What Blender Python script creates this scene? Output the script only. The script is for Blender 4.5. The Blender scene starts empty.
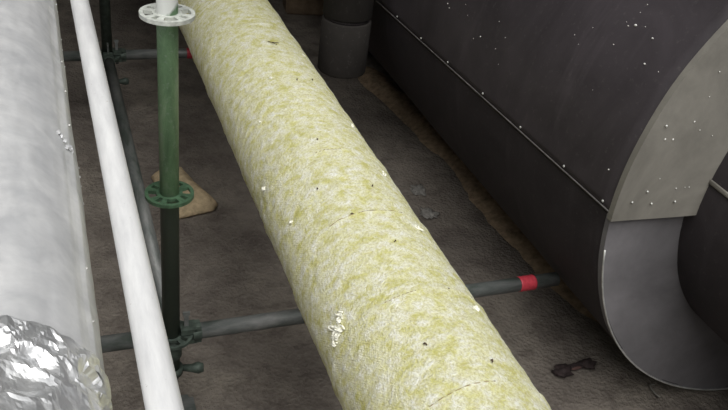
import bpy, bmesh, math, random
from mathutils import Vector, Matrix, noise
random.seed(7)
PI = math.pi
S = bpy.context.scene
COL = S.collection

# ------------------------------------------------------------------ camera
cam_data = bpy.data.cameras.new('camera')
cam_data.sensor_width = 36.0
cam_data.lens = 827.0 / 728.0 * 36.0
cam_data.clip_start = 0.02
cam = bpy.data.objects.new('camera', cam_data)
COL.objects.link(cam)
R3 = Matrix(((0.93649773, 0.08804679, -0.33944038),
             (-0.33123569, 0.53989546, -0.77381897),
             (0.11513004, 0.83711448, 0.53477511)))
cam.matrix_world = Matrix.Translation((0, 0, 2.0)) @ R3.to_4x4()
S.camera = cam

# ------------------------------------------------------------------ sky: overcast, brighter at the zenith
world = bpy.data.worlds.new('overcast_sky')
S.world = world
world.use_nodes = True
wn, wl = world.node_tree.nodes, world.node_tree.links
wn.clear()
w_out = wn.new('ShaderNodeOutputWorld')
w_bg = wn.new('ShaderNodeBackground')
w_tc = wn.new('ShaderNodeTexCoord')
w_sep = wn.new('ShaderNodeSeparateXYZ')
w_ramp = wn.new('ShaderNodeValToRGB')
w_ramp.color_ramp.elements[0].position = 0.0
w_ramp.color_ramp.elements[0].color = (0.16, 0.16, 0.17, 1)
w_ramp.color_ramp.elements[1].position = 1.0
w_ramp.color_ramp.elements[1].color = (0.99, 1.0, 1.0, 1)
wl.new(w_tc.outputs['Generated'], w_sep.inputs[0])
wl.new(w_sep.outputs['Z'], w_ramp.inputs[0])
wl.new(w_ramp.outputs[0], w_bg.inputs[0])
w_bg.inputs[1].default_value = 0.62
wl.new(w_bg.outputs[0], w_out.inputs[0])

# bright overcast daylight coming down the open shaft, high above the near end
sun_d = bpy.data.lights.new('hazy_sun', 'SUN')
sun_d.energy = 2.6
sun_d.angle = math.radians(60)
sun_d.color = (1.0, 0.99, 0.96)
sun = bpy.data.objects.new('hazy_sun', sun_d)
COL.objects.link(sun)
sun.location = (0.6, -1.5, 6)
sun.rotation_euler = Vector((0.12, 0.50, -1.0)).to_track_quat('-Z', 'Y').to_euler()

S.view_settings.view_transform = 'Standard'
S.view_settings.look = 'None'
S.view_settings.gamma = 1.0
S.view_settings.use_curve_mapping = False
S.view_settings.exposure = 0.35


# ------------------------------------------------------------------ materials
class NT:
    def __init__(self, name):
        self.m = bpy.data.materials.new(name)
        self.m.use_nodes = True
        self.n, self.l = self.m.node_tree.nodes, self.m.node_tree.links
        self.p = self.n['Principled BSDF']

    def coord(self, kind='Object'):
        return self.n.new('ShaderNodeTexCoord').outputs[kind]

    def mapping(self, vec, scale=(1, 1, 1), rot=(0, 0, 0)):
        m = self.n.new('ShaderNodeMapping')
        m.inputs['Scale'].default_value = scale
        m.inputs['Rotation'].default_value = rot
        self.l.new(vec, m.inputs[0])
        return m.outputs[0]

    def noise(self, vec, scale, detail=4, rough=0.6, dist=0.0):
        t = self.n.new('ShaderNodeTexNoise')
        t.inputs['Scale'].default_value = scale
        t.inputs['Detail'].default_value = detail
        t.inputs['Roughness'].default_value = rough
        t.inputs['Distortion'].default_value = dist
        self.l.new(vec, t.inputs['Vector'])
        return t.outputs['Fac']

    def voronoi(self, vec, scale, out='Distance'):
        t = self.n.new('ShaderNodeTexVoronoi')
        t.inputs['Scale'].default_value = scale
        self.l.new(vec, t.inputs['Vector'])
        return t.outputs[out]

    def wave(self, vec, scale, dist=1.0, dscale=1.0):
        t = self.n.new('ShaderNodeTexWave')
        t.inputs['Scale'].default_value = scale
        t.inputs['Distortion'].default_value = dist
        t.inputs['Detail Scale'].default_value = dscale
        self.l.new(vec, t.inputs['Vector'])
        return t.outputs['Fac']

    def ramp(self, fac, stops):
        r = self.n.new('ShaderNodeValToRGB')
        e = r.color_ramp.elements
        while len(e) < len(stops):
            e.new(0.5)
        for i, (p, c) in enumerate(stops):
            e[i].position = p
            c = (c, c, c) if isinstance(c, (int, float)) else c
            e[i].color = (*c, 1)
        self.l.new(fac, r.inputs[0])
        return r.outputs[0]

    def mix(self, fac, a, b, mode='MIX'):
        m = self.n.new('ShaderNodeMix')
        m.data_type = 'RGBA'
        m.blend_type = mode
        for i, v in ((0, fac), (6, a), (7, b)):
            if isinstance(v, (int, float)):
                m.inputs[i].default_value = v if i == 0 else (v, v, v, 1)
            elif isinstance(v, tuple):
                m.inputs[i].default_value = (*v, 1)
            else:
                self.l.new(v, m.inputs[i])
        return m.outputs[2]

    def math(self, op, a, b=0.0):
        m = self.n.new('ShaderNodeMath')
        m.operation = op
        for i, v in ((0, a), (1, b)):
            if isinstance(v, (int, float)):
                m.inputs[i].default_value = v
            else:
                self.l.new(v, m.inputs[i])
        return m.outputs[0]

    def bump(self, h, strength, dist=0.01, prev=None):
        b = self.n.new('ShaderNodeBump')
        b.inputs['Strength'].default_value = strength
        b.inputs['Distance'].default_value = dist
        self.l.new(h, b.inputs['Height'])
        if prev is not None:
            self.l.new(prev, b.inputs['Normal'])
        self.l.new(b.outputs[0], self.p.inputs['Normal'])
        return b.outputs[0]

    def set(self, color=None, rough=None, metal=None, spec=None):
        for key, v in (('Base Color', color), ('Roughness', rough), ('Metallic', metal), ('Specular IOR Level', spec)):
            if v is None:
                continue
            if isinstance(v, tuple):
                self.p.inputs[key].default_value = (*v, 1)
            elif isinstance(v, (int, float)):
                self.p.inputs[key].default_value = v
            else:
                self.l.new(v, self.p.inputs[key])
        return self


def simple(name, color, rough=0.6, metal=0.0, var=0.25, scale=25, spec=0.4):
    t = NT(name)
    c = t.coord()
    n = t.noise(c, scale, 5, 0.65)
    lo = tuple(v * (1 - var) for v in color)
    hi = tuple(min(1, v * (1 + var)) for v in color)
    t.set(t.ramp(n, [(0.3, lo), (0.7, hi)]), rough, metal, spec)
    t.bump(n, 0.15, 0.003)
    return t.m


M = {}


def mat_wool():
    t = NT('mineral_wool')
    uv = t.coord('UV')
    big = t.noise(uv, 15, 6, 0.75, 0.3)
    mid = t.noise(t.mapping(uv, (1.0, 1.0, 1)), 30, 7, 0.75, 0.2)
    fine = t.noise(t.mapping(uv, (1.3, 1, 1), (0, 0, 0.5)), 130, 4, 0.75)
    ochre = t.noise(uv, 42, 5, 0.75)
    base = t.ramp(big, [(0.34, (0.62, 0.60, 0.19)), (0.5, (0.78, 0.76, 0.37)), (0.66, (0.90, 0.895, 0.64))])
    pale = t.ramp(mid, [(0.41, 0.0), (0.64, 0.95)])
    c = t.mix(pale, base, (0.97, 0.97, 0.91))
    dark = t.ramp(ochre, [(0.52, 0.0), (0.74, 0.6)])
    c = t.mix(dark, c, (0.54, 0.46, 0.13))
    c = t.mix(t.ramp(fine, [(0.40, 0.50), (0.54, 0.0)]), c, (0.50, 0.45, 0.17))
    t.set(c, 0.95, 0.0, 0.12)
    wv = t.wave(t.mapping(uv, (1, 1, 1), (0, 0, 0.62)), 62, 2.5, 3.0)
    h = t.math('ADD', t.math('MULTIPLY', wv, 0.10), t.math('ADD', fine, t.math('MULTIPLY', mid, 1.2)))
    t.bump(h, 0.9, 0.008)
    return t.m


def mat_foil():
    t = NT('aluminium_jacket')
    c = t.coord()
    n = t.noise(c, 14, 4, 0.6, 0.3)
    f = t.noise(t.mapping(c, (1, 0.2, 1)), 60, 3, 0.6)
    col = t.ramp(n, [(0.32, (0.54, 0.545, 0.56)), (0.68, (0.74, 0.74, 0.745))])
    t.set(col, t.ramp(f, [(0.3, 0.48), (0.7, 0.62)]), 0.35, 0.5)
    t.bump(n, 0.2, 0.004)
    return t.m


def mat_foil_crumple():
    t = NT('crumpled_foil')
    c = t.coord()
    n = t.noise(c, 30, 3, 0.6)
    t.set(t.ramp(n, [(0.3, (0.80, 0.81, 0.83)), (0.7, (0.92, 0.92, 0.92))]), 0.38, 0.85, 0.5)
    t.bump(t.noise(c, 90, 2, 0.5), 0.25, 0.003)
    return t.m


def mat_white_tube():
    t = NT('white_paint')
    c = t.coord()
    n = t.noise(t.mapping(c, (1, 0.15, 1)), 40, 5, 0.7)
    sp = t.noise(c, 120, 2, 0.5)
    col = t.ramp(n, [(0.3, (0.56, 0.56, 0.57)), (0.65, (0.72, 0.72, 0.72))])
    col = t.mix(t.ramp(sp, [(0.74, 0.0), (0.78, 0.7)]), col, (0.30, 0.26, 0.22))
    t.set(col, 0.45, 0.0, 0.4)
    t.bump(n, 0.1, 0.002)
    return t.m


def mat_green(name, white_above):
    t = NT(name)
    c = t.coord()
    n = t.noise(t.mapping(c, (1, 1, 0.35)), 22, 5, 0.7, 0.5)
    f = t.noise(c, 80, 3, 0.7)
    col = t.ramp(n, [(0.3, (0.070, 0.125, 0.068)), (0.52, (0.120, 0.205, 0.110)), (0.75, (0.22, 0.29, 0.195))])
    grey = t.ramp(f, [(0.55, 0.0), (0.72, 0.7)])
    col = t.mix(grey, col, (0.20, 0.25, 0.20))
    rust = t.ramp(t.noise(c, 9, 4, 0.75, 1.0), [(0.64, 0.0), (0.68, 0.8)])
    col = t.mix(rust, col, (0.24, 0.10, 0.055))
    if white_above is not None:                 # old white overspray on the top end of the pole
        sep = t.n.new('ShaderNodeSeparateXYZ')
        t.l.new(c, sep.inputs[0])
        h = t.math('ADD', t.math('MULTIPLY', t.math('SUBTRACT', sep.outputs['Z'], white_above), 45.0),
                   t.math('MULTIPLY', t.math('SUBTRACT', n, 0.45), 1.6))
        h = t.math('SUBTRACT', h, t.math('MULTIPLY', sep.outputs['X'], 45.0))
        col = t.mix(t.ramp(h, [(0.0, 0.0), (0.5, 0.92)]), col, (0.74, 0.75, 0.73))
        g = t.math('MULTIPLY', t.math('SUBTRACT', t.math('ADD', 0.80, t.math('MULTIPLY', n, 0.10)), sep.outputs['Z']), 14.0)
        col = t.mix(t.ramp(g, [(0.0, 0.0), (1.0, 0.85)]), col, (0.050, 0.058, 0.052))     # darker grey towards the lower length
    t.set(col, 0.5, 0.15, 0.4)
    t.bump(f, 0.15, 0.002)
    return t.m


def mat_tube_steel():
    t = NT('weathered_green_grey_tube')
    c = t.coord()
    n = t.noise(t.mapping(c, (0.3, 1, 1)), 18, 5, 0.7, 0.4)
    col = t.ramp(n, [(0.35, (0.070, 0.085, 0.074)), (0.50, (0.14, 0.15, 0.145)), (0.72, (0.25, 0.25, 0.245))])
    t.set(col, 0.5, 0.3, 0.4)
    t.bump(n, 0.12, 0.002)
    return t.m


def mat_duct(name, base, rough):
    t = NT(name)
    c = t.coord()
    n = t.noise(c, 3.2, 6, 0.65, 0.5)
    s = t.noise(t.mapping(c, (1, 5, 1)), 2.2, 4, 0.6, 0.2)
    g = t.noise(c, 60, 3, 0.7)
    lo = tuple(v * 0.72 for v in base)
    hi = tuple(v * 1.30 for v in base)
    col = t.ramp(n, [(0.3, lo), (0.7, hi)])
    col = t.mix(t.ramp(s, [(0.56, 0.0), (0.72, 0.30)]), col, tuple(v * 2.2 for v in base))
    col = t.mix(t.ramp(g, [(0.60, 0.0), (0.72, 0.18)]), col, (0.16, 0.15, 0.14))
    t.set(col, rough, 0.0, 0.25)
    t.bump(n, 0.12, 0.01)
    return t.m


def mat_floor():
    t = NT('dirt_floor')
    c = t.coord()
    big = t.noise(c, 1.4, 6, 0.65, 0.6)
    mid = t.noise(c, 9, 6, 0.7, 0.3)
    fine = t.noise(c, 75, 4, 0.75)
    vor = t.voronoi(c, 60)
    col = t.ramp(big, [(0.30, (0.135, 0.116, 0.102)), (0.52, (0.215, 0.188, 0.162)), (0.74, (0.32, 0.285, 0.235))])
    col = t.mix(t.ramp(mid, [(0.35, 0.55), (0.55, 0.0)]), col, (0.075, 0.060, 0.053))
    col = t.mix(t.ramp(fine, [(0.56, 0.0), (0.74, 0.55)]), col, (0.30, 0.27, 0.23))
    t.set(col, 0.92, 0.0, 0.2)
    h = t.math('ADD', mid, t.math('ADD', t.math('MULTIPLY', fine, 0.6), t.math('MULTIPLY', vor, 0.35)))
    t.bump(h, 0.8, 0.02)
    return t.m


def mat_concrete():
    t = NT('dark_concrete')
    c = t.coord()
    n = t.noise(c, 2.5, 6, 0.7, 0.4)
    t.set(t.ramp(n, [(0.3, (0.045, 0.042, 0.040)), (0.7, (0.10, 0.093, 0.086))]), 0.9, 0, 0.2)
    t.bump(t.noise(c, 30, 4, 0.7), 0.4, 0.01)
    return t.m


M['wool'] = mat_wool()
M['foil'] = mat_foil()
M['crumple'] = mat_foil_crumple()
M['white'] = mat_white_tube()
M['green_pole'] = mat_green('green_pole_paint', 1.309)
M['green'] = mat_green('green_paint', None)
M['rosette_green'] = simple('dark_green_paint', (0.060, 0.115, 0.066), 0.5, 0.15, 0.45, 60)
M['dull_green'] = simple('dull_dark_green_steel', (0.055, 0.072, 0.060), 0.6, 0.2, 0.5, 45)
M['white_rosette'] = simple('white_splashed_steel', (0.52, 0.54, 0.50), 0.55, 0.1, 0.30, 60)
M['tube'] = mat_tube_steel()
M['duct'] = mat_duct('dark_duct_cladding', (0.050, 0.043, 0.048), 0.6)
M['duct_shaded'] = mat_duct('shaded_duct_cladding', (0.034, 0.029, 0.032), 0.7)  # darker copy of the cladding, shade below the seam put into its colour
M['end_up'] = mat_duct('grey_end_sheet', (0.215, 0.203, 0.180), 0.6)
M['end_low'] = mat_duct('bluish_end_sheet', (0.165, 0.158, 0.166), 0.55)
M['steel'] = simple('bright_steel', (0.62, 0.62, 0.60), 0.4, 0.5)
M['floor'] = mat_floor()
M['concrete'] = mat_concrete()
M['red'] = simple('red_tape', (0.46, 0.042, 0.062), 0.45, 0, 0.25, 90)
M['sack'] = simple('tan_sacking', (0.46, 0.36, 0.23), 0.9, 0, 0.3, 40, 0.1)
M['fleck'] = simple('white_plaster', (0.74, 0.73, 0.70), 0.9, 0, 0.1)
M['tuft'] = simple('pale_wool_fluff', (0.86, 0.85, 0.74), 0.95, 0, 0.12, 120, 0.1)
M['wire'] = simple('rusty_wire', (0.075, 0.045, 0.025), 0.7, 0.2)
M['thread'] = simple('brown_thread', (0.27, 0.20, 0.09), 0.9)
M['bead'] = simple('dusty_bead', (0.15, 0.14, 0.14), 0.8, 0, 0.5, 30)
M['rust_dirt'] = simple('rusty_dirt', (0.29, 0.215, 0.145), 0.95, 0, 0.45, 30, 0.1)
M['scrap'] = simple('dark_scrap', (0.028, 0.018, 0.018), 0.8, 0, 0.5, 50)
M['stone'] = simple('grey_stone', (0.19, 0.18, 0.16), 0.9, 0, 0.35, 60)
M['old_pipe'] = mat_duct('sooty_grey_pipe', (0.026, 0.023, 0.021), 0.9)
M['brown_block'] = simple('brown_block', (0.16, 0.115, 0.075), 0.9, 0, 0.4, 12)


# ------------------------------------------------------------------ helpers
def link(name, bm, mat, parent=None, smooth=True, stuff=False):
    me = bpy.data.meshes.new(name)
    bm.to_mesh(me)
    bm.free()
    if mat is not None:
        me.materials.append(mat)
    if smooth:
        for p in me.polygons:
            p.use_smooth = True
    o = bpy.data.objects.new(name, me)
    COL.objects.link(o)
    if parent is not None:
        o.parent = parent
    if stuff:
        o['kind'] = 'stuff'
    return o


def tag(o, label, cat, group=None):
    o['label'] = label
    o['category'] = cat
    if group:
        o['group'] = group
    return o


def thing(name, label, cat, loc=(0, 0, 0), group=None):
    o = bpy.data.objects.new(name, None)
    o.empty_display_size = 0.1
    COL.objects.link(o)
    o.location = loc
    return tag(o, label, cat, group)


def struct(name, bm, mat):
    o = link(name, bm, mat, smooth=False)
    o['kind'] = 'structure'
    return o


def box(bm, c, s):
    g = bmesh.ops.create_cube(bm, size=1.0)
    for v in g['verts']:
        v.co = Vector(c) + Vector((v.co.x * s[0], v.co.y * s[1], v.co.z * s[2]))
    return g['verts']


def frame_of(d):
    d = d.normalized()
    a = Vector((0, 0, 1)) if abs(d.z) < 0.9 else Vector((1, 0, 0))
    u = d.cross(a).normalized()
    return u, d.cross(u).normalized()


def tube(bm, path, r, n=24, inner=None, caps=True):
    """Round tube along a list of points; r a number or one per point; with inner a wall thickness and open ends."""
    path = [Vector(p) for p in path]
    rs = r if isinstance(r, (list, tuple)) else [r] * len(path)

    def rings(scale):
        out = []
        for i, p in enumerate(path):
            d = path[min(i + 1, len(path) - 1)] - path[max(i - 1, 0)]
            u, w = frame_of(d)
            rr = rs[i] - scale
            out.append([bm.verts.new(p + u * rr * math.cos(2 * PI * k / n) + w * rr * math.sin(2 * PI * k / n)) for k in range(n)])
        return out

    def skin(rg, flip):
        for a, b in zip(rg, rg[1:]):
            for k in range(n):
                f = (a[k], a[(k + 1) % n], b[(k + 1) % n], b[k])
                bm.faces.new(f[::-1] if flip else f)

    o = rings(0)
    skin(o, False)
    if inner:
        i = rings(inner)
        skin(i, True)
        for a, b in ((o[0], i[0]), (i[-1], o[-1])):
            for k in range(n):
                bm.faces.new((a[k], b[k], b[(k + 1) % n], a[(k + 1) % n]))
    elif caps:
        bm.faces.new(o[0][::-1])
        bm.faces.new(o[-1])
    bmesh.ops.recalc_face_normals(bm, faces=bm.faces)
    return o


def sheet(bm, C, y0, y1, a0, a1, r, na, ny, thick=0.003, rf=None, yf=None, uv=False, closed=False):
    """Curved sheet round an axis that runs along Y through C=(x,z); angles in radians from +X to +Z.
    rf(a,y) adds to the radius, yf(a,edge) shifts the two ends. Has a thickness unless thick is 0."""
    def grid(off):
        g = []
        for j in range(ny + 1):
            row = []
            t = j / ny
            for i in range(na if closed else na + 1):
                a = a0 + (a1 - a0) * i / na
                ya = y0 + (yf(a, 0) if yf else 0)
                yb = y1 + (yf(a, 1) if yf else 0)
                y = ya + (yb - ya) * t
                rr = r + (rf(a, y, t) if rf else 0) - off
                row.append(bm.verts.new((C[0] + rr * math.cos(a), y, C[1] + rr * math.sin(a))))
            g.append(row)
        return g
    lay = bm.loops.layers.uv.verify() if uv else None

    def skin(g, flip):
        w = na
        for j in range(ny):
            for i in range(w):
                i2 = (i + 1) % na if closed else i + 1
                q = [g[j][i], g[j + 1][i], g[j + 1][i2], g[j][i2]]
                f = bm.faces.new(q[::-1] if flip else q)
                if lay:
                    for v, (jj, ii) in zip(f.loops, [(j, i), (j + 1, i), (j + 1, i + 1), (j, i + 1)]):
                        a = a0 + (a1 - a0) * ii / na
                        v[lay].uv = (a * r, v.vert.co.y)
    o = grid(0)
    skin(o, False)
    if thick:
        n = grid(thick)
        skin(n, True)
        for j in (0, ny):
            for i in range(na):
                i2 = (i + 1) % na if closed else i + 1
                f = [o[j][i], o[j][i2], n[j][i2], n[j][i]]
                bm.faces.new(f if j == 0 else f[::-1])
        if not closed:
            for i in (0, na):
                for j in range(ny):
                    f = [o[j][i], o[j + 1][i], n[j + 1][i], n[j][i]]
                    bm.faces.new(f if i else f[::-1])
        if not uv:
            bmesh.ops.recalc_face_normals(bm, faces=bm.faces)
    return o


def blob(bm, c, s, seed, amp=0.35, sub=2, freq=1.3):
    g = bmesh.ops.create_icosphere(bm, subdivisions=sub, radius=1.0)
    for v in g['verts']:
        k = 1 + amp * noise.noise(v.co * freq + Vector((seed * 3.1, seed * 1.7, seed)))
        v.co = Vector(c) + Vector((v.co.x * s[0] * k, v.co.y * s[1] * k, v.co.z * s[2] * k))


rad = math.radians

# ------------------------------------------------------------------ setting
bm = bmesh.new()
NX, NY = 90, 100
X0, X1, Y0, Y1 = -3.0, 5.0, -2.5, 7.0
vs = []
for j in range(NY + 1):
    for i in range(NX + 1):
        x = X0 + (X1 - X0) * i / NX
        y = Y0 + (Y1 - Y0) * j / NY
        z = 0.010 * noise.noise(Vector((x * 1.7, y * 1.7, 0))) + 0.006 * noise.noise(Vector((x * 7, y * 7, 3)))
        vs.append(bm.verts.new((x, y, min(z, 0.004) - 0.004)))
for j in range(NY):
    for i in range(NX):
        a = j * (NX + 1) + i
        bm.faces.new((vs[a], vs[a + 1], vs[a + NX + 2], vs[a + NX + 1]))
floor = struct('floor', bm, M['floor'])
for p in floor.data.polygons:
    p.use_smooth = True
bm = bmesh.new(); box(bm, (1.0, 7.1, 1.75), (8.0, 0.2, 3.7)); struct('wall_back', bm, M['concrete'])
bm = bmesh.new(); box(bm, (-3.1, 2.25, 1.75), (0.2, 9.5, 3.7)); struct('wall_left', bm, M['concrete'])  # unseen wall, made tall to cut sky light from the left
bm = bmesh.new(); box(bm, (5.1, 2.25, 1.75), (0.2, 9.5, 3.7)); struct('wall_right', bm, M['concrete'])
bm = bmesh.new(); box(bm, (1.0, 4.75, 3.7), (8.4, 4.9, 0.2)); struct('shade_slab', bm, M['concrete'])  # added slab out of view, keeps sky light off the far end

# rusty dirt swept up in a low ridge along the foot of the duct
bm = bmesh.new()
path = [(1.80, 4.40), (1.80, 4.19), (1.87, 3.78), (1.875, 3.38), (1.90, 3.02), (1.90, 2.68), (1.92, 2.19), (1.95, 1.82)]
prof = [(-0.13, 0.0), (-0.09, 0.012), (-0.05, 0.030), (-0.01, 0.042), (0.04, 0.034), (0.10, 0.0)]
rows = []
N = 60
for k in range(N + 1):
    t = k / N * (len(path) - 1)
    i = min(int(t), len(path) - 2)
    f = t - i
    px = path[i][0] * (1 - f) + path[i + 1][0] * f
    py = path[i][1] * (1 - f) + path[i + 1][1] * f
    w = 0.8 + 0.5 * noise.noise(Vector((py * 3, 1, 0)))
    e = min(1, k / 5, (N - k) / 12)
    rows.append([bm.verts.new((px + u * w + 0.012 * noise.noise(Vector((py * 14, u * 30, 2))), py,
                               -0.006 + h * e * (0.8 + 0.7 * noise.noise(Vector((py * 9, u * 20, 5)))))) for u, h in prof])
for a, b in zip(rows, rows[1:]):
    for i in range(len(prof) - 1):
        bm.faces.new((a[i], a[i + 1], b[i + 1], b[i]))
bmesh.ops.recalc_face_normals(bm, faces=bm.faces)
link('dirt_ridge', bm, M['rust_dirt'], floor, stuff=True)

# ------------------------------------------------------------------ yellow insulated pipe
YC = (0.7272, 2.0 - 1.3119)
YR = 0.194
pipe = thing('insulated_pipe', 'thick pipe wrapped in yellow mineral wool mats running diagonally through the middle', 'pipe', (YC[0], 3.0, 0))


def rel(o, root):
    o.matrix_parent_inverse = Matrix.Translation(-Vector(root.location))
    return o


def wool_relief(p):
    return 0.0020 * noise.noise(p * 9) + 0.0016 * noise.noise(p * 26) + 0.0018 * noise.noise(p * 70)


edges = [-0.60, -0.29, 0.03, 0.34, 0.652, 0.966, 1.260, 1.580, 1.902, 2.215, 2.53, 2.84, 3.16, 3.50, 3.9, 4.4, 4.9, 5.4, 5.9, 6.5, 7.0]
for k, (ya, yb) in enumerate(zip(edges, edges[1:])):
    vis = 0.6 < yb and ya < 3.6
    na, ny = (150, 40) if vis else (64, 10)

    def rf(a, y, t, k=k, ya=ya, yb=yb):
        p = Vector((math.cos(a) * YR, y, math.sin(a) * YR))
        d = wool_relief(p)
        e = min(y - ya, yb - y) if 0 < t < 1 else 0
        lip = -0.0012 * math.exp(-(e / 0.0030) ** 2)
        lap = 0.0026 * t + (0.0030 * math.exp(-((1 - t) * (yb - ya) / 0.010) ** 2))                      # each mat stands slightly proud at its near end
        return d + lip + lap 

    def yf(a, edge, k=k):
        s = k + edge
        return 0.010 * noise.noise(Vector((math.cos(a) * 1.2, math.sin(a) * 1.2, s * 3.7))) + 0.003 * noise.noise(Vector((a * 4, s, 1)))
    if k in (0,):
        yf0 = yf
        yf = lambda a, e: yf0(a, e) if e else 0
    if k == len(edges) - 2:
        yf1 = yf
        yf = lambda a, e: yf1(a, e) if not e else 0
    bm = bmesh.new()
    sheet(bm, YC, ya, yb + (0.004 if yb < 7 else 0), -0.5 * PI, 1.5 * PI, YR, na, ny, thick=0, rf=rf, yf=yf, uv=True)
    bmesh.ops.remove_doubles(bm, verts=bm.verts, dist=0.00005)
    bmesh.ops.recalc_face_normals(bm, faces=bm.faces)
    rel(link('insulation_mat', bm, M['wool'], pipe), pipe)
bm = bmesh.new()
tube(bm, [(YC[0], -0.75, YC[1]), (YC[0], 7.0, YC[1])], 0.135, 48, inner=0.006)
rel(link('steel_pipe', bm, M['tube'], pipe), pipe)


def on_cyl(C, r, deg, y):
    a = rad(deg)
    return Vector((C[0] + r * math.cos(a), y, C[1] + r * math.sin(a))), Vector((math.cos(a), 0, math.sin(a)))


# loose fluff and stitching wire ends that stick out of the wool
tufts = [(158, 1.300, 0.013), (154, 1.300, 0.011), (150, 1.318, 0.010), (161, 1.285, 0.009), (110, 2.40, 0.005),
         (60, 1.52, 0.006), (57, 1.80, 0.005), (53, 2.10, 0.006), (54, 2.62, 0.006), (56, 1.22, 0.005),
         (165, 1.95, 0.005), (152, 1.72, 0.004), (137, 2.2, 0.004)]
for k, (a, y, s) in enumerate(tufts):
    bm = bmesh.new()
    p, nrm = on_cyl(YC, YR + 0.002, a, y)
    tv = Vector((-nrm.z, 0, nrm.x))
    for q in range(5 if s > 0.006 else 2):
        c0 = p + tv * random.uniform(-s, s) + Vector((0, random.uniform(-s, s) * 1.5, 0))
        ph, w = random.uniform(0, 6), random.uniform(0.5, 1.0) * s * 0.8
        pts = [c0 + tv * (w * math.cos(ph + i * 0.7)) + Vector((0, w * math.sin(ph + i * 0.9) + i * s * 0.08, 0)) + nrm * (0.002 + 0.003 * math.sin(i * 0.8 + q)) for i in range(9)]
        tube(bm, pts, [0.0012, 0.0022, 0.0026, 0.0022, 0.0028, 0.0024, 0.002, 0.0022, 0.001], 7)
    rel(link('wool_tuft', bm, M['tuft'], pipe), pipe)
specks = [(106, 1.588), (72, 1.270), (68, 2.389), (75, 1.03), (90, 1.45), (100, 1.97), (108, 1.11), (86, 2.36), (120, 1.75), (80, 1.70)]
for k, (a, y) in enumerate(specks):
    bm = bmesh.new()
    p, nrm = on_cyl(YC, YR - 0.002, a, y)
    d = Vector((random.uniform(-1, 1), random.uniform(-1, 1), 0)) * 0.004
    tube(bm, [p, p + nrm * 0.005, p + nrm * 0.007 + d, p + nrm * 0.003 + d * 1.6], 0.0017, 6)
    rel(link('wire_end', bm, M['wire'], pipe), pipe)
p, nrm = on_cyl(YC, YR + 0.004, 88, 2.66)
bm = bmesh.new()
tube(bm, [p + Vector((-0.012, 0.016, 0)), p + Vector((-0.004, 0.0, 0.004)), p + Vector((0.022, -0.004, 0.002))], 0.0013, 6)
tube(bm, [p + Vector((-0.004, 0.0, 0.004)), p + Vector((0.012, -0.018, 0.002))], 0.0011, 6)
rel(link('straw_bit', bm, M['wire'], pipe), pipe)
# long pulled threads on the seams
for (a0, a1, y) in ((124, 82, 0.968), (118, 96, 1.262), (126, 68, 1.582), (108, 84, 1.905)):
    bm = bmesh.new()
    pts = []
    for i in range(25):
        a = a0 + (a1 - a0) * i / 24
        s = edges.index(min(edges, key=lambda e: abs(e - y)))
        dy = 0.010 * noise.noise(Vector((math.cos(rad(a)) * 1.2, math.sin(rad(a)) * 1.2, s * 3.7)))
        yy = edges[s] + dy + 0.004
        pq = Vector((math.cos(rad(a)) * YR, yy, math.sin(rad(a)) * YR))
        pts.append(on_cyl(YC, YR + wool_relief(pq) + 0.0036 + 0.0006 * math.sin(i * 1.9), a, yy)[0])
    tube(bm, pts, 0.0011, 6)
    rel(link('seam_thread', bm, M['thread'], pipe), pipe)

# ------------------------------------------------------------------ foil clad pipe on the left
FC = (-0.1268, 2.0 - 0.8910)
FR = 0.1548
foil = thing('foil_clad_pipe', 'broad silvery foil clad pipe along the left edge with crumpled foil at its near end', 'pipe', (FC[0], 3.0, 0))


def jacket(ya, yb, lift, seed, ny):
    def rf(a, y, t):
        p = Vector((math.cos(a), y * 2.2, math.sin(a)))
        d = 0.0022 * noise.noise(p * 2.4 + Vector((seed, 0, 0))) + 0.0008 * noise.noise(p * 9)
        ang = math.degrees(a)
        lap = 0.0030 if ang < 23 + 2.0 * noise.noise(Vector((y * 2, seed, 0))) else 0.0
        crease = -0.0016 * math.exp(-((ang - 29) / 2.2) ** 2)
        e = min(y - ya, yb - y)
        hem = 0.0010 * math.exp(-((e - 0.008) / 0.006) ** 2)
        return d + lap + crease + hem + lift
    b = bmesh.new()
    sheet(b, FC, ya, yb, -PI, PI, FR, 180, ny, thick=0, rf=rf, yf=lambda a, e: 0.006 * noise.noise(Vector((math.cos(a) * 2, math.sin(a) * 2, seed + e * 9))) if 0.5 < (ya, yb)[e] < 6 else 0)
    return rel(link('jacket_sheet', b, M['foil'], foil), foil)


jacket(0.865, 1.50, 0.0028, 1.0, 50)
jacket(1.475, 2.60, 0.0, 2.0, 60)
jacket(2.58, 4.2, -0.0025, 3.0, 40)
jacket(4.18, 7.0, -0.005, 4.0, 40)
jacket(-0.8, 0.10, 0.0, 5.0, 20)


def crumple(a, y, t):
    p = Vector((math.cos(a) * FR, y, math.sin(a) * FR))
    q = p + 0.02 * Vector((noise.noise(p * 14), noise.noise(p * 14 + Vector((5, 0, 0))), noise.noise(p * 14 + Vector((0, 7, 0)))))
    d = noise.voronoi(q * 22)[0]
    ridge = (d[1] - d[0])
    amp = math.exp(-((y - 0.83) / 0.085) ** 2) * 0.85 + 0.12
    q2 = Vector((q.x + q.y * 0.5, q.y * 1.3 - q.x * 0.6, q.z)) * 26
    e = noise.voronoi(q2)[0]
    r = (-0.016 * min(1, (d[1] - d[0]) * 1.6) + 0.006 * min(1, (e[1] - e[0]) * 1.4) + 0.006 * noise.noise(p * 17)) * amp + 0.004
    if t == 1:
        r = 0.001
    lo = 0.0005 if y > 0.86 else -0.012
    return min(max(r, lo), 0.006)


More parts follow.
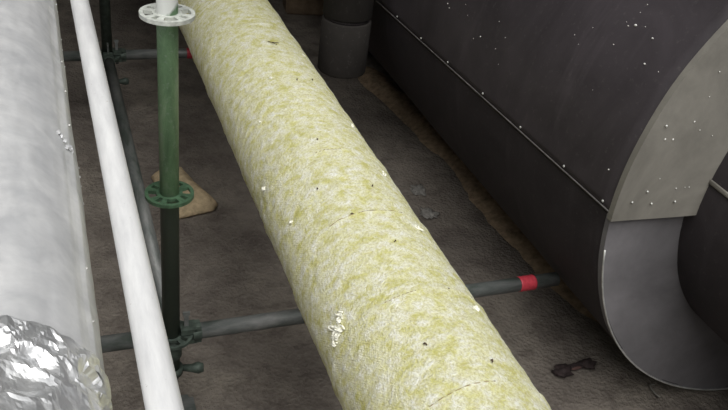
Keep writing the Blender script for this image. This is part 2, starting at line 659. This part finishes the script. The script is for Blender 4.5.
bm = bmesh.new()
sheet(bm, FC, 0.05, 0.890, -PI, PI, FR + 0.0045, 220, 150, thick=0, rf=crumple,
      yf=lambda a, e: (0.016 * noise.noise(Vector((math.cos(a) * 3, math.sin(a) * 3, 4))) + 0.007 * noise.noise(Vector((a * 9, 2, 4)))) if e else 0)
o = rel(link('crumpled_foil_wrap', bm, M['crumple'], foil, smooth=False), foil)
o['label'] = 'crumpled shiny aluminium foil wrapped over the jacket'
# crinkled tape tab on the joint, bits of foil on the edge, rivets
bm = bmesh.new()
for q in range(7):
    p, nrm = on_cyl(FC, FR + 0.006, 36 - q * 2.6 + random.uniform(-1, 1), 1.485 + random.uniform(-0.018, 0.012))
    blob(bm, p, (0.0035, 0.008, 0.0025), q, 0.8, 2, 2.4)
rel(link('foil_tape_tab', bm, M['foil'], foil, smooth=False), foil)
for k, (a, y, s) in enumerate([(15, 2.33, 0.005), (14, 2.28, 0.004), (12, 2.10, 0.004), (12.5, 1.93, 0.003), (3, 1.50, 0.004), (4, 1.46, 0.004), (2.5, 1.37, 0.004), (14, 2.02, 0.003), (5, 1.42, 0.003)]):
    bm = bmesh.new()
    p, nrm = on_cyl(FC, FR + 0.006, a, y)
    blob(bm, p, (s * 0.4, s * 1.1, s * 0.5), k, 0.8, 1, 2.0)
    rel(link('foil_scrap', bm, M['foil'], foil, smooth=False), foil)
for y in (0.98, 1.11, 1.325, 1.60, 1.76, 1.92):
    bm = bmesh.new()
    p, nrm = on_cyl(FC, FR + 0.005, 19, y)
    blob(bm, p, (0.0028, 0.0028, 0.0022), 1, 0.0, 2)
    rel(link('rivet', bm, M['steel'], foil), foil)

# ------------------------------------------------------------------ white tube
bm = bmesh.new()
pa, pb = Vector((0.08753, 2.29730, 1.175)), Vector((0.09855, 0.77119, 1.175))
dd = (pa - pb) / (pa.y - pb.y)
tube(bm, [pb + dd * (-0.6 - pb.y), pb, pa, pb + dd * (7.0 - pb.y)], 0.0238, 40, inner=0.004)
tag(link('white_tube', bm, M['white'], None), 'slim white painted steel tube between the foil pipe and the green standard', 'tube')


# ------------------------------------------------------------------ scaffold
def rosette_bm(z, thick=0.0095):
    """Flat ring disc with four wide and four narrow holes round its hub."""
    b = bmesh.new()
    radii = [0.0245, 0.0335, 0.0535, 0.0625]
    n = 96
    top, bot = [], []
    for zz, lst in ((z + thick / 2, top), (z - thick / 2, bot)):
        for r in radii:
            lst.append([b.verts.new((r * math.cos(2 * PI * k / n), r * math.sin(2 * PI * k / n), zz)) for k in range(n)])

    def hole(i, k):
        if i != 1:
            return False
        s = k % 12                # eight sectors of 12 steps, spokes of 3 or 5 steps
        wide = (k // 12) % 2 == 0
        return (1 <= s <= 10) if wide else (4 <= s <= 7)
    for i in range(3):
        for k in range(n):
            k2 = (k + 1) % n
            if not hole(i, k):
                b.faces.new((top[i][k], top[i + 1][k], top[i + 1][k2], top[i][k2]))
                b.faces.new((bot[i][k], bot[i][k2], bot[i + 1][k2], bot[i + 1][k]))
            else:
                b.faces.new((top[1][k], bot[1][k], bot[1][k2], top[1][k2]))
                b.faces.new((top[2][k], top[2][k2], bot[2][k2], bot[2][k]))
                if not hole(i, (k - 1) % n):
                    b.faces.new((top[1][k], top[2][k], bot[2][k], bot[1][k]))
                if not hole(i, k2):
                    b.faces.new((top[1][k2], bot[1][k2], bot[2][k2], top[2][k2]))
    for k in range(n):
        k2 = (k + 1) % n
        b.faces.new((top[3][k], bot[3][k], bot[3][k2], top[3][k2]))
        b.faces.new((top[0][k], top[0][k2], bot[0][k2], bot[0][k]))
    bmesh.ops.recalc_face_normals(b, faces=b.faces)
    return b


def standard(x, y, label, zs, top, first_white):
    t = thing('scaffold_standard', label, 'scaffold pole', (x, y, 0), None)
    b = bmesh.new()
    tube(b, [(0, 0, 0.21), (0, 0, top)], 0.0245, 40, inner=0.0035)
    link('pole', b, M['green_pole'] if first_white else M['dull_green'], t)
    for i, z in enumerate(zs):
        white = first_white and i == 0
        o = link('rosette', rosette_bm(z), M['white_rosette'] if white else M['rosette_green'] if (first_white and i == 1) else M['dull_green'], t, smooth=False)
        o.rotation_euler.z = -0.36
        if white:
            o['label'] = 'rosette disc splashed with white paint'
            
    # base: collar, screw jack, wing nut, base plate
    b = bmesh.new()
    tube(b, [(0, 0, 0.255), (0, 0, 0.262), (0, 0, 0.32), (0, 0, 0.327)], [0.027, 0.030, 0.030, 0.027], 32)
    link('base_collar', b, M['dull_green'], t)
    b = bmesh.new()
    pts, rr = [], []
    for i in range(60):
        z = 0.008 + 0.25 * i / 59
        pts.append((0, 0, z)); rr.append(0.0165 + (0.0022 if i % 2 else 0))
    tube(b, pts, rr, 20)
    link('screw_jack', b, M['tube'], t)
    b = bmesh.new()
    tube(b, [(0, 0, 0.190), (0, 0, 0.212)], 0.033, 24)
    for s in (-1, 1):
        box_v = [(0.030 * s, -0.006 * s, 0.201), (0.055 * s, -0.022 * s, 0.204), (0.072 * s, -0.030 * s, 0.206), (0.086 * s, -0.036 * s, 0.207)]
        tube(b, box_v, [0.010, 0.013, 0.019, 0.013], 12)
    o = link('wing_nut', b, M['dull_green'], t)
    o.rotation_euler.z = 0.2
    b = bmesh.new()
    vv = box(b, (0, 0, 0.004), (0.15, 0.15, 0.008))
    bmesh.ops.bevel(b, geom=[e for e in b.edges if abs(e.verts[0].co.z - e.verts[1].co.z) > 0.001], offset=0.015, segments=3, affect='EDGES')
    link('base_plate', b, M['tube'], t, smooth=False)
    return t


SX, SY = 0.2575, 1.838
ZR = 0.338
standard(SX, SY, 'green upright scaffold pole nearest the camera with a white splashed disc near its top', (1.306, 0.822, ZR), 2.35, True)
FY = 3.865
standard(SX, FY, 'dark upright scaffold pole at the far corner behind the white tube', (0.825, ZR), 2.35, False)


def ledger(p0, p1, label, h0=True, h1=False, tape=None, group='scaffold ledgers'):
    """Horizontal tube with wedge heads at the ends that meet a pole; tape = where along it a red tape band sits."""
    p0, p1 = Vector(p0), Vector(p1)
    d = (p1 - p0)
    L = d.length
    t = thing('scaffold_ledger', label, 'scaffold rail', p0, group)
    t.rotation_euler.z = math.atan2(d.y, d.x)
    b = bmesh.new()
    a = 0.062 if h0 else 0.0
    e = L - (0.062 if h1 else 0.0)
    tube(b, [(a, 0, 0), (e, 0, 0)], 0.0242, 32, inner=0.0032)
    link('rail_tube', b, M['tube'], t)
    for on, x, s in ((h0, 0.0, 1), (h1, L, -1)):
        if not on:
            continue
        b = bmesh.new()
        tube(b, [(x + s * 0.085, 0, 0), (x + s * 0.060, 0, 0)], [0.028, 0.027], 24)
        for zz in (0.018, -0.018):
            box(b, (x + s * 0.048, 0, zz), (0.046, 0.044, 0.018))
        box(b, (x + s * 0.074, 0, 0), (0.020, 0.044, 0.05))
        link('ledger_head', b, M['dull_green'], t, smooth=False)
        b = bmesh.new()
        box(b, (x + s * 0.0435, 0, 0.012), (0.012, 0.006, 0.115))
        box(b, (x + s * 0.0435, 0, 0.072), (0.020, 0.007, 0.012))
        link('wedge', b, M['tube'], t, smooth=False)
    if tape:
        b = bmesh.new()
        x0, x1 = tape
        pts = [(x0 + (x1 - x0) * i / 12, 0, 0) for i in range(13)]
        tube(b, pts, [0.0256 + 0.0006 * ((i * 7) % 3) for i in range(13)], 32, inner=0.0012)
        o = link('red_tape', b, M['red'], t)
        o['label'] = 'band of red marking tape'
    return t


ledger((SX, SY, ZR), (1.566, SY + 0.012, ZR + 0.012), 'grey green rail running right from the near pole, red tape near its free end', tape=(1.158, 1.218))
ledger((SX, SY, ZR), (-1.25, SY, ZR - 0.012), 'grey rail running left from the near pole under the white tube and foil pipe')
ledger((SX, SY, ZR), (SX, FY, ZR), 'grey rail joining the near pole to the far pole along the floor', h1=True)
ledger((SX, FY, ZR), (1.17, FY, ZR), 'dark far rail with red tape running behind the yellow pipe', tape=(0.375, 0.44))
ledger((SX, FY, ZR), (-1.25, FY, ZR), 'dark far rail running left from the far pole behind the white tube')

# ------------------------------------------------------------------ big dark duct on the right
DC = (2.2780, 2.0 - 1.1256)
DR = 0.8744
YE = 1.516
YF = 5.0
duct = thing('clad_duct', 'huge dark sheet clad round duct on the right with a grey ring shaped end', 'duct', (DC[0], 3.5, 0))


def seam_angle(y):
    """The lap between upper and lower sheets drifts down slightly towards the far end (degrees)."""
    return 181.9 + (y - 1.53) * 2.45


def duct_sheet(ya, yb, upper, lift):
    b = bmesh.new()
    na, ny = 96, max(6, int((yb - ya) / 0.06))
    rows = []
    for j in range(ny + 1):
        y = ya + (yb - ya) * j / ny
        s = seam_angle(y)
        a0, a1 = (s + 0.35, s - 182) if upper else (s - 0.6, s + 182)
        row = []
        for i in range(na + 1):
            u = i / na
            a = rad(a0 + (a1 - a0) * u)
            p = Vector((math.cos(a), y * 1.1, math.sin(a)))
            r = DR + lift - 0.004 + (0.006 * noise.noise(p * 2.2) if 0.02 < u < 0.98 else 0) * min(1, u * 8)
            if upper and i < 2:
                r += 0.002
            if not upper and i > na * 0.2:
                r = min(r, DR)
            row.append(b.verts.new((DC[0] + r * math.cos(a), y, max(DC[1] + r * math.sin(a), 0.001))))
        rows.append(row)
    for p, q in zip(rows, rows[1:]):
        for i in range(na):
            b.faces.new((p[i], p[i + 1], q[i + 1], q[i]))
    bmesh.ops.recalc_face_normals(b, faces=b.faces)
    geo = b.faces[:]
    bmesh.ops.solidify(b, geom=geo, thickness=0.002)
    return rel(link('cladding_sheet', b, M['duct'] if upper else M['duct_shaded'], duct), duct)


joints = [YE, YF]
for k, (ya, yb) in enumerate(zip(joints, joints[1:])):
    duct_sheet(ya, yb + (0.012 if yb < YF else 0), True, 0.004)
    duct_sheet(ya, yb, False, 0.0)
# dusty sealing bead along the lap
b = bmesh.new()
tube(b, [(DC[0] + (DR + 0.001) * math.cos(rad(seam_angle(y))), y, DC[1] + (DR + 0.001) * math.sin(rad(seam_angle(y)))) for y in [YE + 0.005 + i * 0.116 for i in range(30)]], 0.0028, 8)
rel(link('sealing_bead', b, M['bead'], duct), duct)
# rivets along the lap seam
for y in (1.563, 1.768, 2.035, 2.306, 2.601, 2.860, 3.125, 3.380, 3.64, 3.9):
    a = rad(seam_angle(y) - 0.9)
    p = Vector((DC[0] + (DR + 0.003) * math.cos(a), y, DC[1] + (DR + 0.003) * math.sin(a)))
    b = bmesh.new()
    blob(b, p, (0.003, 0.0045, 0.0045), 1, 0.0, 2)
    rel(link('rivet', b, M['steel'], duct), duct)


def ring_sheet(a0, a1, r0, r1, y0, y1, na, nr, mat, label):
    """Sheet metal ring sector between radius r0 (at y0, inner) and r1 (at y1, outer), turned in at the outer edge."""
    b = bmesh.new()
    rows = []
    for j in range(nr + 1):
        u = j / nr
        rows.append([])
        for i in range(na + 1):
            a = rad(a0 + (a1 - a0) * i / na)
            r = r0 + (r1 - r0) * u
            y = y0 + (y1 - y0) * u + 0.003 * noise.noise(Vector((math.cos(a) * 5, math.sin(a) * 5, r * 5)))
            rows[-1].append(b.verts.new((DC[0] + r * math.cos(a), y, max(DC[1] + r * math.sin(a), 0.002))))
    rows.append([b.verts.new((v.co.x, v.co.y + 0.02, v.co.z)) for v in rows[-1]])
    for p, q in zip(rows, rows[1:]):
        for i in range(na):
            b.faces.new((p[i], p[i + 1], q[i + 1], q[i]))
    bmesh.ops.recalc_face_normals(b, faces=b.faces)
    bmesh.ops.solidify(b, geom=b.faces[:], thickness=0.0025)
    o = rel(link('end_sheet', b, mat, duct), duct)
    o['label'] = label
    m = o.modifiers.new('edge', 'EDGE_SPLIT')
    m.split_angle = rad(35)
    return o


IR = 0.618
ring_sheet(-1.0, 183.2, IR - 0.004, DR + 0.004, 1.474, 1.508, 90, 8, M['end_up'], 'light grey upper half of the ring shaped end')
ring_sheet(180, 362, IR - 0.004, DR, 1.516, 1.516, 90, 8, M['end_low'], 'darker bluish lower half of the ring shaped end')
# bright folded rim at the foot of the ring
b = bmesh.new()
tube(b, [(DC[0] + (DR - 0.001) * math.cos(rad(a)), 1.512, max(DC[1] + (DR - 0.001) * math.sin(rad(a)), 0.005)) for a in range(190, 345, 3)], 0.0028, 8)
rel(link('rim', b, M['steel'], duct), duct)
# narrower dark pipe that goes on towards the viewer, with a lap strip along its side
b = bmesh.new()
tube(b, [(DC[0], -1.5, DC[1]), (DC[0], 1.53, DC[1])], IR, 96, inner=0.004)
o = rel(link('inner_pipe', b, M['duct_shaded'], duct), duct)
m = o.modifiers.new('edge', 'EDGE_SPLIT'); m.split_angle = rad(35)
b = bmesh.new()
sheet(b, DC, -1.45, 1.49, rad(172.2), rad(173.4), IR + 0.005, 3, 30, thick=0.004)
rel(link('lap_strip', b, M['end_up'], duct), duct)
# rivets on the two end sheets
for (a, r, y) in ((178.9, 0.835, 1.498), (179.2, 0.775, 1.490), (178.7, 0.705, 1.481), (176.5, 0.80, 1.495), (163, 0.845, 1.499)):
    b = bmesh.new()
    blob(b, (DC[0] + r * math.cos(rad(a)), y, DC[1] + r * math.sin(rad(a))), (0.0032, 0.003, 0.0032), 1, 0, 2)
    rel(link('rivet', b, M['steel'], duct), duct)
# plaster flecks dropped over the duct and its end
b = bmesh.new()
rnd = random.Random(11)
for k in range(95):
    y = rnd.uniform(1.53, 3.4)
    a = rad(rnd.triangular(112, 181, 165))
    s = rnd.choice([0.0012, 0.0014, 0.0014, 0.0016, 0.002, 0.002, 0.0026, 0.004])
    p = Vector((DC[0] + (DR + 0.003) * math.cos(a), y, DC[1] + (DR + 0.003) * math.sin(a)))
    blob(b, p, (s * 0.8, s * rnd.uniform(0.7, 1.6), s), k, 0.5, 1)
for k in range(14):
    a = rnd.uniform(142, 179)
    r = rnd.uniform(0.65, 0.86)
    s = rnd.choice([0.0015, 0.002, 0.003])
    blob(b, (DC[0] + r * math.cos(rad(a)), 1.474 + (r - IR) * 0.133 - 0.002, DC[1] + r * math.sin(rad(a))), (s, s * 0.6, s), k, 0.5, 1)
rel(link('plaster_flecks', b, M['fleck'], duct, stuff=True), duct)

# ------------------------------------------------------------------ sooty vertical pipe hanging at the back
VX, VY = 1.205, 3.20
vp = thing('vertical_pipe', 'sooty grey vertical pipe with a collar hanging behind the yellow pipe, beside the duct', 'pipe', (VX, VY, 0.53))
b = bmesh.new()
tube(b, [(0, 0, 0.0), (0, 0, 0.006), (0, 0, 0.232), (0, 0, 0.238)], [0.103, 0.107, 0.107, 0.103], 48)
link('lower_section', b, M['old_pipe'], vp)
b = bmesh.new()
tube(b, [(0, 0, 0.238), (0, 0, 0.252)], 0.096, 48)
link('joint', b, M['duct_shaded'], vp)
b = bmesh.new()
tube(b, [(0, 0, 0.252), (0, 0, 0.258), (0, 0, 3.07)], [0.101, 0.106, 0.106], 48)
link('upper_section', b, M['old_pipe'], vp)

# ------------------------------------------------------------------ things on the floor
# tan sack
out = [(0.375, 3.255), (0.44, 3.32), (0.515, 3.31), (0.545, 3.20), (0.585, 3.09), (0.625, 2.985), (0.60, 2.945), (0.52, 2.925), (0.44, 2.905), (0.405, 3.00), (0.395, 3.12)]
cx = sum(p[0] for p in out) / len(out)
cy = sum(p[1] for p in out) / len(out)
b = bmesh.new()
ns = 66
rim = []
for k in range(ns):
    t = k / ns * len(out)
    i = int(t); f = t - i
    p, q = Vector((*out[i], 0)), Vector((*out[(i + 1) % len(out)], 0))
    rim.append(p.lerp(q, f) - Vector((cx, cy, 0)))
ctop = b.verts.new((0, 0, 0.062))
cbot = b.verts.new((0, 0, -0.004))
rings = []
for side in (1, -1):
    rr = []
    for s in (0.2, 0.4, 0.6, 0.78, 0.92):
        h = (0.060 * (1 - s ** 3) + 0.008) * (1 if side > 0 else 0) + (0.006 if side > 0 else -0.004)
        rr.append([b.verts.new((p.x * s, p.y * s, h + (0.012 * noise.noise(Vector((p.x * s * 16, p.y * s * 16, 1))) if side > 0 else 0))) for p in rim])
    rings.append(rr)
edge = [b.verts.new((p.x, p.y, 0.012)) for p in rim]
for side, c, rr in ((1, ctop, rings[0]), (-1, cbot, rings[1])):
    lst = rr + [edge]
    for k in range(ns):
        k2 = (k + 1) % ns
        b.faces.new((c, rr[0][k], rr[0][k2]))
        for u, v in zip(lst, lst[1:]):
            b.faces.new((u[k], v[k], v[k2], u[k2]))
bmesh.ops.recalc_face_normals(b, faces=b.faces)
o = link('sack', b, M['sack'])
o.location = (cx, cy, 0)
tag(o, 'small tan sack lying on the dirt floor behind the green pole', 'sack')

# brown block far back
b = bmesh.new()
box(b, (0, 0, 0.11), (0.34, 0.22, 0.22))
bmesh.ops.bevel(b, geom=b.edges[:], offset=0.012, segments=2, affect='EDGES')
o = link('block', b, M['brown_block'], smooth=False)
o.location = (1.72, 5.35, 0)
o.rotation_euler.z = -0.15
tag(o, 'brown rough block on the floor at the very back', 'block')

# dark crumpled scrap
sc = thing('scrap', 'dark crumpled scrap lying on the floor in front of the duct', 'scrap', (1.67, 1.735, 0))
b = bmesh.new()
for k, (dx, dy, sx, sy, sz) in enumerate([(-0.055, -0.006, 0.036, 0.026, 0.014), (-0.01, 0.004, 0.042, 0.012, 0.010), (0.055, 0.004, 0.030, 0.024, 0.014), (0.03, 0.008, 0.03, 0.012, 0.009)]):
    blob(b, (dx, dy, sz * 0.7), (sx, sy, sz), k, 0.7, 3, 1.8)
link('rag', b, M['scrap'], sc)
b = bmesh.new()
blob(b, (0.0, -0.006, 0.010), (0.022, 0.007, 0.006), 9, 0.6, 2, 2)
link('fold', b, simple('faded_red_cloth', (0.10, 0.055, 0.048), 0.9), sc)['label'] = 'faded reddish fold'

# bent bit of wire
b = bmesh.new()
tube(b, [(0.035 * math.cos(t) * 0.6, 0.035 * math.sin(t), 0.005 + 0.012 * abs(math.sin(t * 0.5))) for t in [1.2 + i * 0.22 for i in range(14)]], 0.0035, 8)
o = link('bent_wire', b, M['stone'])
o.location = (1.90, 1.556, 0)
tag(o, 'short bent wire on the floor under the lower rim of the duct', 'wire')

# plaster smudges: thin spatters on the floor
for k, (x, y, lab) in enumerate([(1.571, 2.976, 'thin pale plaster splat on the floor right of the yellow pipe, the farther of two'),
                                 (1.540, 2.783, 'thin pale plaster splat on the floor right of the yellow pipe, the nearer of two')]):
    b = bmesh.new()
    blob(b, (0, 0, 0.001), (0.030, 0.036, 0.004), 3 + k, 1.2, 4, 2.6)
    o = link('plaster_splat', b, simple('grey_plaster', (0.21, 0.20, 0.185), 0.9, 0, 0.3))
    o.location = (x, y, 0)
    tag(o, lab, 'splat', 'plaster splats on the floor')

# grit scattered over the dirt, each grain about a pixel
b = bmesh.new()
rnd = random.Random(5)
n = 0
while n < 130:
    x, y = rnd.uniform(0.0, 1.85), rnd.uniform(1.5, 5.0)
    if 0.36 < x < 0.64 and 2.88 < y < 3.34:
        continue
    g = rnd.choice([0.002, 0.003, 0.003, 0.004, 0.005])
    blob(b, (x, y, g * 0.3), (g, g * 0.8, g * 0.6), n, 0.5, 1, 1.2)
    n += 1
link('grit', b, M['stone'], floor, stuff=True)
